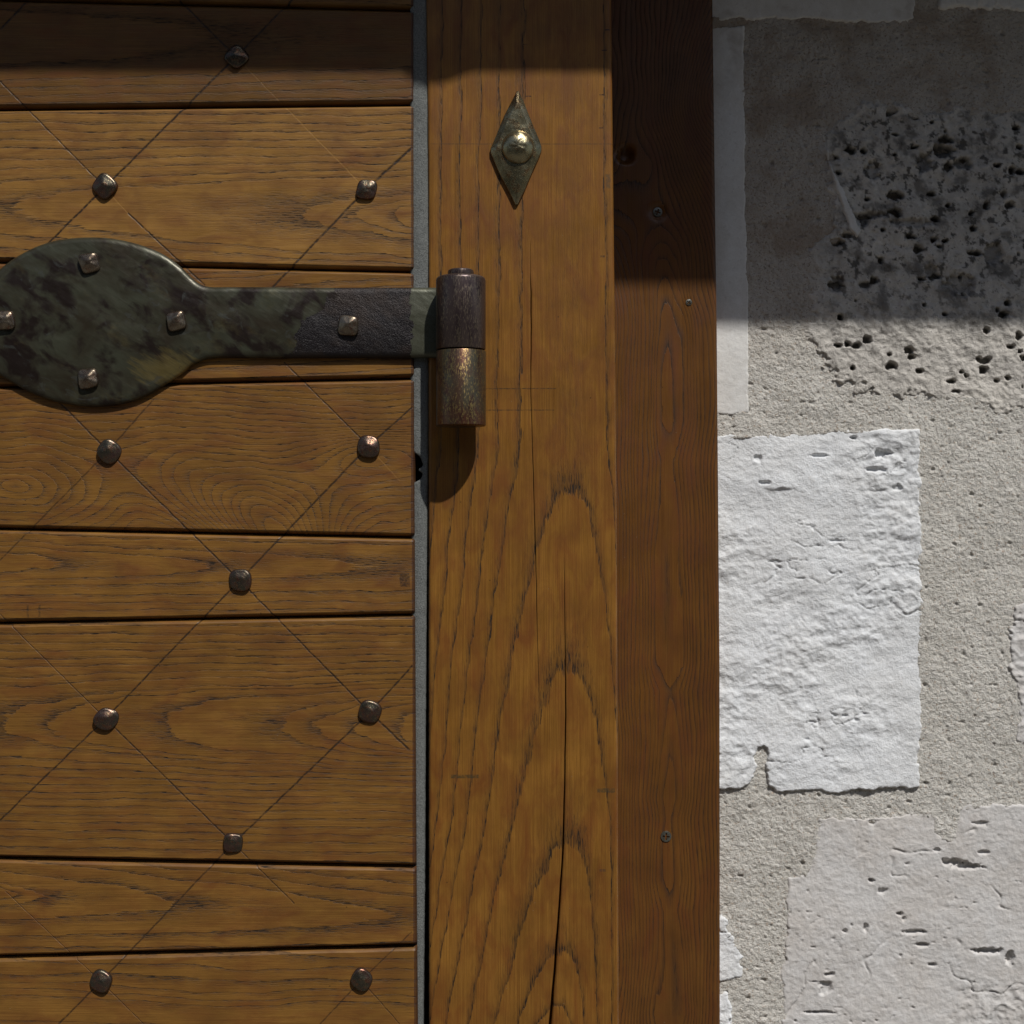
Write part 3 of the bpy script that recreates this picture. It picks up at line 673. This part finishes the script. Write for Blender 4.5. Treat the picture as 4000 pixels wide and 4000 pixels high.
BIG = []
def sdist(X, Y, poly):
    """positive inside"""
    poly = np.array(poly, float); d2 = np.full(X.shape, 1e18); ins = np.zeros(X.shape, bool); n = len(poly)
    for i in range(n):
        x0, y0 = poly[i]; x1, y1 = poly[(i + 1) % n]; ex, ey = x1 - x0, y1 - y0
        t = np.clip(((X - x0) * ex + (Y - y0) * ey) / (ex * ex + ey * ey), 0, 1)
        d2 = np.minimum(d2, (X - x0 - t * ex) ** 2 + (Y - y0 - t * ey) ** 2)
        c = ((y0 > Y) != (y1 > Y)) & (X < (x1 - x0) * (Y - y0) / (y1 - y0 + 1e-12) + x0); ins ^= c
    return np.where(ins, 1, -1) * np.sqrt(d2)
def stone(poly, mat, relief, proud=8, jag=5, step=4.4, edge=7, stain_shade_f=None, seed=0, drop=34):
    p = np.array(poly); x0, y0 = p.min(0) - 25; x1, y1 = p.max(0) + 25
    xs_ = seg_axis(max(x0, 2745), x1, max(x0, 2745), min(x1, 4050), step, 16) if x0 < 4040 else np.arange(x0, x1, 16)
    if y1 < -60 or y0 > 4060: ys_ = np.arange(y0, y1, 16)
    else: ys_ = seg_axis(y0, y1, max(y0, -50), min(y1, 4050), step, 16)
    BIG.append((poly, edge))
    X, Y = np.meshgrid(xs_, ys_)
    d = sdist(X, Y, poly) + jag * 1.8 * fbm(X, Y, 60, 3, 300 + seed) + jag * .6 * fbm(X, Y, 15, 2, 310 + seed)
    s_ = sstep(-2, edge, d)
    if callable(proud): proud = proud(X, Y)
    H = proud * s_ + relief(X, Y) * s_ - drop * (1 - s_)
    st = stain_shade_f(X, Y) * sstep(0, edge * 2.5, d) if stain_shade_f else X * 0
    return mesh_grid('stone', wallP(X, Y, H), mat, wall, {'px': np.stack([X / 100, Y / 100, H / 100], -1), 'stain_shade': st}, keep=d > -9)
def dig(X, Y, lst):
    h = 0
    for (cx, cy, rx, ry, dp) in lst:
        m = (np.abs(X - cx) < rx * 2.2) & (np.abs(Y - cy) < ry * 2.2)
        d = np.hypot((X - cx) / rx, (Y - cy) / ry) + .8 * fbm(X + 3 * cx, Y, 22, 3, 77)
        h = h - np.where(m, dp * (1 - sstep(.6, 1.15, d)), 0)
    return h
def r_white(X, Y):
    rough = sstep(-.25, .35, fbm(X, Y, 420, 2, 401)) * .75 + .35
    h = 14 * fbm(X, Y, 300, 2, 402) + rough * (13 * fbm(X + .5 * Y, Y * 1.4, 105, 4, 403, .6) + 5 * ridged(X, Y * 1.3, 90, 3, 404) + 4 * fbm(X, Y, 30, 3, 405)) + 1.6 * fbm(X, Y, 12, 2, 409)
    for (cx, cy, rr) in ((3548, 2352, 40),):
        dd = np.hypot(X - cx, (Y - cy) * 1.15) + 9 * fbm(X, Y, 40, 2, 47); h = h + 3.5 * np.exp(-((dd - rr) / 7) ** 2) - 4 * np.exp(-((dd - rr - 13) / 7) ** 2) * (Y > cy)
    # broken ledges: flat patch under the rough top course
    h = h + 11 * sstep(0, 10, 1925 + 40 * fbm(X, Y, 200, 3, 410) - .05 * (X - 3300) * 0 - Y) * sstep(1600, 1750, Y) * sstep(-.1, .4, fbm(X, Y, 260, 2, 433))
    crk = np.abs(fbm(X, Y * 2.2, 260, 3, 411)); h = h - 9 * np.exp(-(crk / .012) ** 2) * sstep(0, .3, fbm(X, Y, 300, 2, 412))
    return h + dig(X, Y, HOLES + [(3300, 2795, 14, 6, 12), (3505, 1905, 24, 12, 16), (3420, 1835, 40, 10, 12), (2960, 1790, 20, 14, 12), (3200, 1780, 40, 7, 14), (2985, 1885, 26, 7, 14)])
def r_smooth(X, Y): return 4 * fbm(X, Y, 260, 2, 421) + 1.4 * fbm(X, Y, 30, 3, 422)
BC = [(3730, 3370, 55, 14, 30), (3780, 3385, 60, 12, 32), (3560, 3640, 50, 9, 22), (3600, 3690, 28, 8, 22), (3860, 3715, 60, 12, 34), (3945, 3740, 16, 30, 34), (3515, 3570, 16, 8, 22), (3380, 3620, 10, 18, 20),
      (3240, 3805, 20, 7, 20), (3225, 3860, 26, 26, 16), (3405, 3440, 12, 9, 22), (3450, 3480, 20, 12, 14), (3660, 3320, 18, 6, 14), (3840, 3330, 22, 8, 16), (3640, 3770, 22, 8, 20), (3300, 3635, 12, 8, 16), (3205, 3955, 60, 6, 20),
      (3830, 3215, 36, 8, 14), (3410, 3212, 16, 10, 12), (3530, 3590, 8, 10, 12)]
def r_beige(X, Y):
    h = 8 * fbm(X, Y, 320, 2, 431) + 3.2 * fbm(X, Y, 40, 3, 432) + 2.0 * fbm(X, Y, 13, 2, 435)
    pits = np.clip(vnoise(X / 24, Y / 17, 441) - .62, 0, 1) * 50 * sstep(-.3, .3, fbm(X, Y, 300, 2, 448))
    crk = np.abs(fbm(X + .4 * Y, Y, 380, 3, 437)); h = h - 8 * np.exp(-(crk / .010) ** 2) * sstep(-.05, .25, fbm(X, Y, 250, 2, 439))
    flake = sstep(3800, 3900, Y + .0 * X) * sstep(3650, 3850, X); h = h + flake * (12 * ridged(X, Y, 80, 3, 440) - 6)
    return h - pits + dig(X, Y, BC)
rp = random.Random(8)
PITS = []
for _ in range(105):
    x, y = rp.uniform(3170, 4200), rp.uniform(420, 1560); r = rp.choice([7, 8, 10, 10, 12, 14, 18])
    PITS.append((x, y, r * rp.uniform(.8, 1.6), r * rp.uniform(.7, 1.1), 40 + r * 2.2))
PITS += [(3685, 590, 42, 26, 46), (3410, 665, 32, 36, 20), (3610, 640, 30, 36, 30), (3760, 640, 40, 22, 30), (3375, 860, 26, 30, 40), (3400, 840, 60, 14, 24), (3560, 870, 90, 16, 16),
         (3635, 1060, 26, 30, 24), (3380, 1115, 22, 16, 34), (3270, 1110, 20, 34, 24), (3560, 925, 20, 10, 40), (3880, 990, 40, 40, 26), (3750, 1110, 60, 46, 22), (3345, 1350, 18, 12, 40), (3388, 1327, 16, 16, 40), (3480, 1430, 22, 18, 42), (3560, 1395, 14, 14, 36), (3840, 1445, 18, 18, 40), (3920, 760, 14, 14, 34), (3945, 800, 16, 16, 36)]
def r_pit(X, Y):
    h = 12 * fbm(X, Y, 260, 3, 451) + 10 * ridged(X, Y, 110, 4, 452) - 4 + 5 * fbm(X, Y, 18, 2, 455)
    fade = sstep(3140, 3260, X)
    return (h + dig(X, Y, PITS)) * (.35 + .65 * fade)
def st_pit_shade(X, Y):
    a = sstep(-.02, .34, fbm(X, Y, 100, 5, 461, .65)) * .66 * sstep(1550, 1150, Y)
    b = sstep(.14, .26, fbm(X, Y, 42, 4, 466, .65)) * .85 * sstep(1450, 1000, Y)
    pit = np.clip(-dig(X, Y, PITS) / 40, 0, 1) * .7  # pit hollows darkened with depth: shade put into the colour
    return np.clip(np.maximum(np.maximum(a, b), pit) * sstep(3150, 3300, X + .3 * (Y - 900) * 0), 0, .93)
def st_edge(X, Y): return np.clip(sstep(.1, .5, fbm(X, Y, 140, 4, 471)) * sstep(900, 100, Y) * .7, 0, .6)

stone([(2700, -420), (3560, -420), (3584, -100), (3578, 40), (3580, 92), (3350, 98), (3150, 80), (2700, 84)], m_smooth, r_smooth, 4, 9, edge=12, stain_shade_f=st_edge, seed=1)
stone([(2700, 100), (2912, 96), (2916, 300), (2918, 800), (2930, 1200), (2931, 1620), (2860, 1626), (2700, 1622)], m_smooth, r_smooth, 3, 4, edge=10, stain_shade_f=st_edge, seed=2)
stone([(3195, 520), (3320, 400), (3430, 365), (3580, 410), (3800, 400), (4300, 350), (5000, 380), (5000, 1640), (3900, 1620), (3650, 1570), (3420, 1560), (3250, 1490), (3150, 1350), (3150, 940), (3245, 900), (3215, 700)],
      m_pit, r_pit, 4, 30, edge=34, stain_shade_f=st_pit_shade, seed=3, drop=13)
stone([(3205, 520), (3222, 520), (3260, 660), (3300, 740), (3372, 905), (3345, 940), (3310, 900), (3270, 790), (3240, 690)], m_smooth, lambda X, Y: 3 * fbm(X, Y, 60, 2, 6), 16, 5, edge=14, seed=21)
stone([(2700, 1700), (2860, 1692), (3050, 1690), (3250, 1672), (3560, 1668), (3598, 1670), (3604, 2000), (3611, 2300), (3608, 2700), (3600, 2925), (3592, 2960), (3600, 3000), (3596, 3078), (3560, 3082), (3300, 3098),
       (3020, 3098), (2994, 3070), (2984, 2990), (2992, 2940), (2981, 2916), (2966, 2922), (2953, 2955), (2962, 3000), (2935, 3060), (2890, 3095), (2700, 3090)], m_white, r_white, lambda X, Y: 3 + 9 * sstep(2650, 3050, Y), 8, edge=13, seed=4)
stone([(3193, 3182), (3420, 3186), (3588, 3164), (3683, 3172), (3676, 3250), (3712, 3262), (3723, 3218), (3723, 3137), (3900, 3125), (4100, 3135), (4900, 3120), (4900, 4700), (3100, 4700), (3040, 4200), (3046, 3900),
       (3036, 3804), (3053, 3743), (3063, 3541), (3070, 3422), (3131, 3402), (3171, 3306)], m_beige, r_beige, 3, 9, edge=18, seed=5)
stone([(2700, 3560), (2830, 3560), (2870, 3640), (2912, 3700), (2918, 3800), (2885, 3840), (2700, 3845)], m_white, r_white, 4, 16, edge=24, seed=6)
stone([(2700, 3865), (2850, 3868), (2870, 3960), (2890, 4060), (2900, 4400), (2700, 4400)], m_white, r_white, 4, 14, edge=20, seed=7)
stone([(3955, 2350), (4100, 2320), (4800, 2330), (4800, 2960), (4050, 2950), (3965, 2900), (3975, 2750), (3930, 2600)], m_beige, r_white, 5, 14, edge=16, seed=8)
# stones beyond the picture
rb = random.Random(3)
for (ax_, ay_, bx_, by_) in [(3680, -520, 4700, 60), (4820, -500, 5900, 300), (5150, 420, 6300, 1300), (5150, 1450, 6000, 2250), (3720, 1900, 3722, 1901), (4950, 2400, 6400, 3300), (5050, 3450, 5900, 4500), (2800, 4550, 3700, 5300), (3850, 4850, 5200, 5700),
                            (2800, 5450, 3650, 6300), (3850, 5850, 4800, 6900), (4950, 5900, 6200, 7000), (2750, 6450, 3700, 7400), (2800, -1350, 3900, -550), (4050, -1400, 5200, -650)]:
    if bx_ - ax_ < 50: continue
    j = lambda: rb.uniform(-40, 40)
    stone([(ax_ + j(), ay_ + j()), ((ax_ + bx_) / 2, ay_ + j() * .4), (bx_ + j(), ay_ + j()), (bx_ + j(), (ay_ + by_) / 2), (bx_ + j(), by_ + j()), (ax_ + j(), by_ + j())], rb.choice([m_beige, m_white, m_smooth]), r_beige, 10, 14, edge=20, seed=rb.randint(30, 90))
xm = seg_axis(2740, 7200, 2740, 4060, 4.6, 24); ym = seg_axis(-2600, 7800, -50, 4060, 4.6, 30)
X, Y = np.meshgrid(xm, ym)
Hm = mortar_h(X, Y)
for pl_, eg_ in BIG:
    b_ = np.array(pl_); m_ = (X > b_[:, 0].min()) & (X < b_[:, 0].max()) & (Y > b_[:, 1].min()) & (Y < b_[:, 1].max())
    if m_.any(): Hm[m_] -= 45 * sstep(max(10, eg_ * 1.3), max(10, eg_ * 1.3) + 32, sdist(X[m_], Y[m_], pl_))
Hm[:, 0] = -300
stain_shade = (.30 + .35 * sstep(-.2, .4, fbm(X, Y, 170, 4, 221))) * sstep(1550, 950, Y)  # upper mortar browner: weathering plus the warm tone of shade put into colour
mesh_grid('mortar', wallP(X, Y, Hm), m_mort, wall, {'px': np.stack([X / 100, Y / 100, Hm / 100], -1), 'stain_shade': stain_shade})
boxes('wall_core', [(3150, 7900, -4300, 8950, -2600, ZW - 70), (-7000, -3750, -4300, 8950, -2600, ZW - 70), (-3750, 3150, -4300, -1600, -2600, ZW - 70)], m_mort, wall)

# ------------------------------------------------------------------ roof overhang above the door (casts the shade at the top)
roof = thing('roof_overhang', 'timber roof overhang above the door and wall, out of the picture, shading their tops', 'roof', W(2000, -1600, 0, 0))
PR = 850; EY = 285 - 1.5 * (PR + 110)
bl = [(-9000, 11000, EY - 90, EY - 20, -700, PR)]                     # boarding
boxes('roof_boarding', bl, wplain, roof)
fas = boxes('fascia', [(-9000, 11000, EY - 200, EY, PR + 4, PR + 110)], wplain, roof)
for k in range(12):
    x = -6000 + k * 1250; boxes('rafter', [(x, x + 260, EY - 18, EY + 180, -600, PR - 700)], wplain, roof)
# unseen bump added under the fascia to lower the shadow edge on the post
dx = .5 * (PR + 110)
vs = []; out = [(1560, 0), (1600, 22), (1680, 46), (1745, 40), (1800, 14), (1850, 0)]
zz0, zz1 = PR + 60, PR + 112
fs = []
for z in (zz0, zz1):
    for (x, d) in out: vs.append(W(x + dx, EY - 3 + d, z, 0))
n = len(out)
for i in range(n - 1): fs.append([i, i + 1, n + i + 1, n + i])
fs.append(list(range(n))[::-1]); fs.append([n + i for i in range(n)]); fs.append([0, n, 2 * n - 1, n - 1])
mesh_py('fascia_shadow_bump', vs, fs, wplain, fas)

# ------------------------------------------------------------------ unseen house added behind the camera to close off the low sky
house = thing('sky_blocker_house', 'unseen stone house added behind the camera to block the low sky', 'house', (0, -7, W(0, 8950, 0, 0)[2]))
hg = W(0, 8950, 0, 0)[2]
sh = NT('old grey render'); hp = sh.pos(); hn = sh.noise(hp, 2, 5, .6)
house_m = sh.out(sh.mix(hn, (.17, .15, .12), (.26, .235, .20)), .9, 0, .1, sh.bump(sh.noise(hp, 30, 4), .01, .6))
def mbox(name, bl, mat, parent):
    vs, fs = [], []
    for (x0, x1, y0, y1, z0, z1) in bl:
        b = len(vs); vs += [(x, y, z) for z in (z0, z1) for (x, y) in ((x0, y0), (x1, y0), (x1, y1), (x0, y1))]
        fs += [[b + i for i in f] for f in ((0, 3, 2, 1), (4, 5, 6, 7), (0, 1, 5, 4), (1, 2, 6, 5), (2, 3, 7, 6), (3, 0, 4, 7))]
    return mesh_py(name, vs, fs, mat, parent)
HH = 4.5
rowz = [hg, hg + .9, hg + 2.2, hg + 3.1, hg + 4.1, hg + HH]
wl = [(-9, 9, -7.5, -7, rowz[0], rowz[1]), (-9, 9, -7.5, -7, rowz[2], rowz[3]), (-9, 9, -7.5, -7, rowz[4], rowz[5])]
wxs = [-7.2, -4.2, -1.2, 1.8, 4.8, 7.8]
for (za, zb2) in ((rowz[1], rowz[2]), (rowz[3], rowz[4])):
    xs2 = [-9] + [v for w in wxs for v in (w - .45, w + .45)] + [9]
    for k in range(0, len(xs2), 2): wl.append((xs2[k], xs2[k + 1], -7.5, -7, za, zb2))
mbox('wall', wl, house_m, house)
for (za, zb2) in ((rowz[1], rowz[2]), (rowz[3], rowz[4])):
    for w in wxs:
        wf = mbox('window', [(w - .44, w - .38, -7.2, -7.1, za, zb2), (w + .38, w + .44, -7.2, -7.1, za, zb2), (w - .03, w + .03, -7.19, -7.11, za, zb2)], wplain, house)
        mbox('pane', [(w - .38, w + .38, -7.16, -7.15, za, zb2)], dark_m, wf)
mbox('roof', [(-9.3, 9.3, -11, -6.7, hg + HH, hg + HH + .18)], house_m, house)

# ------------------------------------------------------------------ ground
s = NT('worn paving'); p = s.pos(); n = s.noise(p, 3, 5, .6); n2 = s.noise(p, 40, 3)
gm = s.out(s.mix(n, (.10, .09, .075), (.17, .155, .13)), .9, 0, .2, s.bump(n2, .004, .6))
gz = W(0, 8950, 0, 0)[2]
me = bpy.data.meshes.new('ground'); me.from_pydata([(-200, -200, gz), (200, -200, gz), (200, 200, gz), (-200, 200, gz)], [], [(0, 1, 2, 3)]); me.update()
g_o = link_obj('ground', me, gm); g_o['kind'] = 'structure'
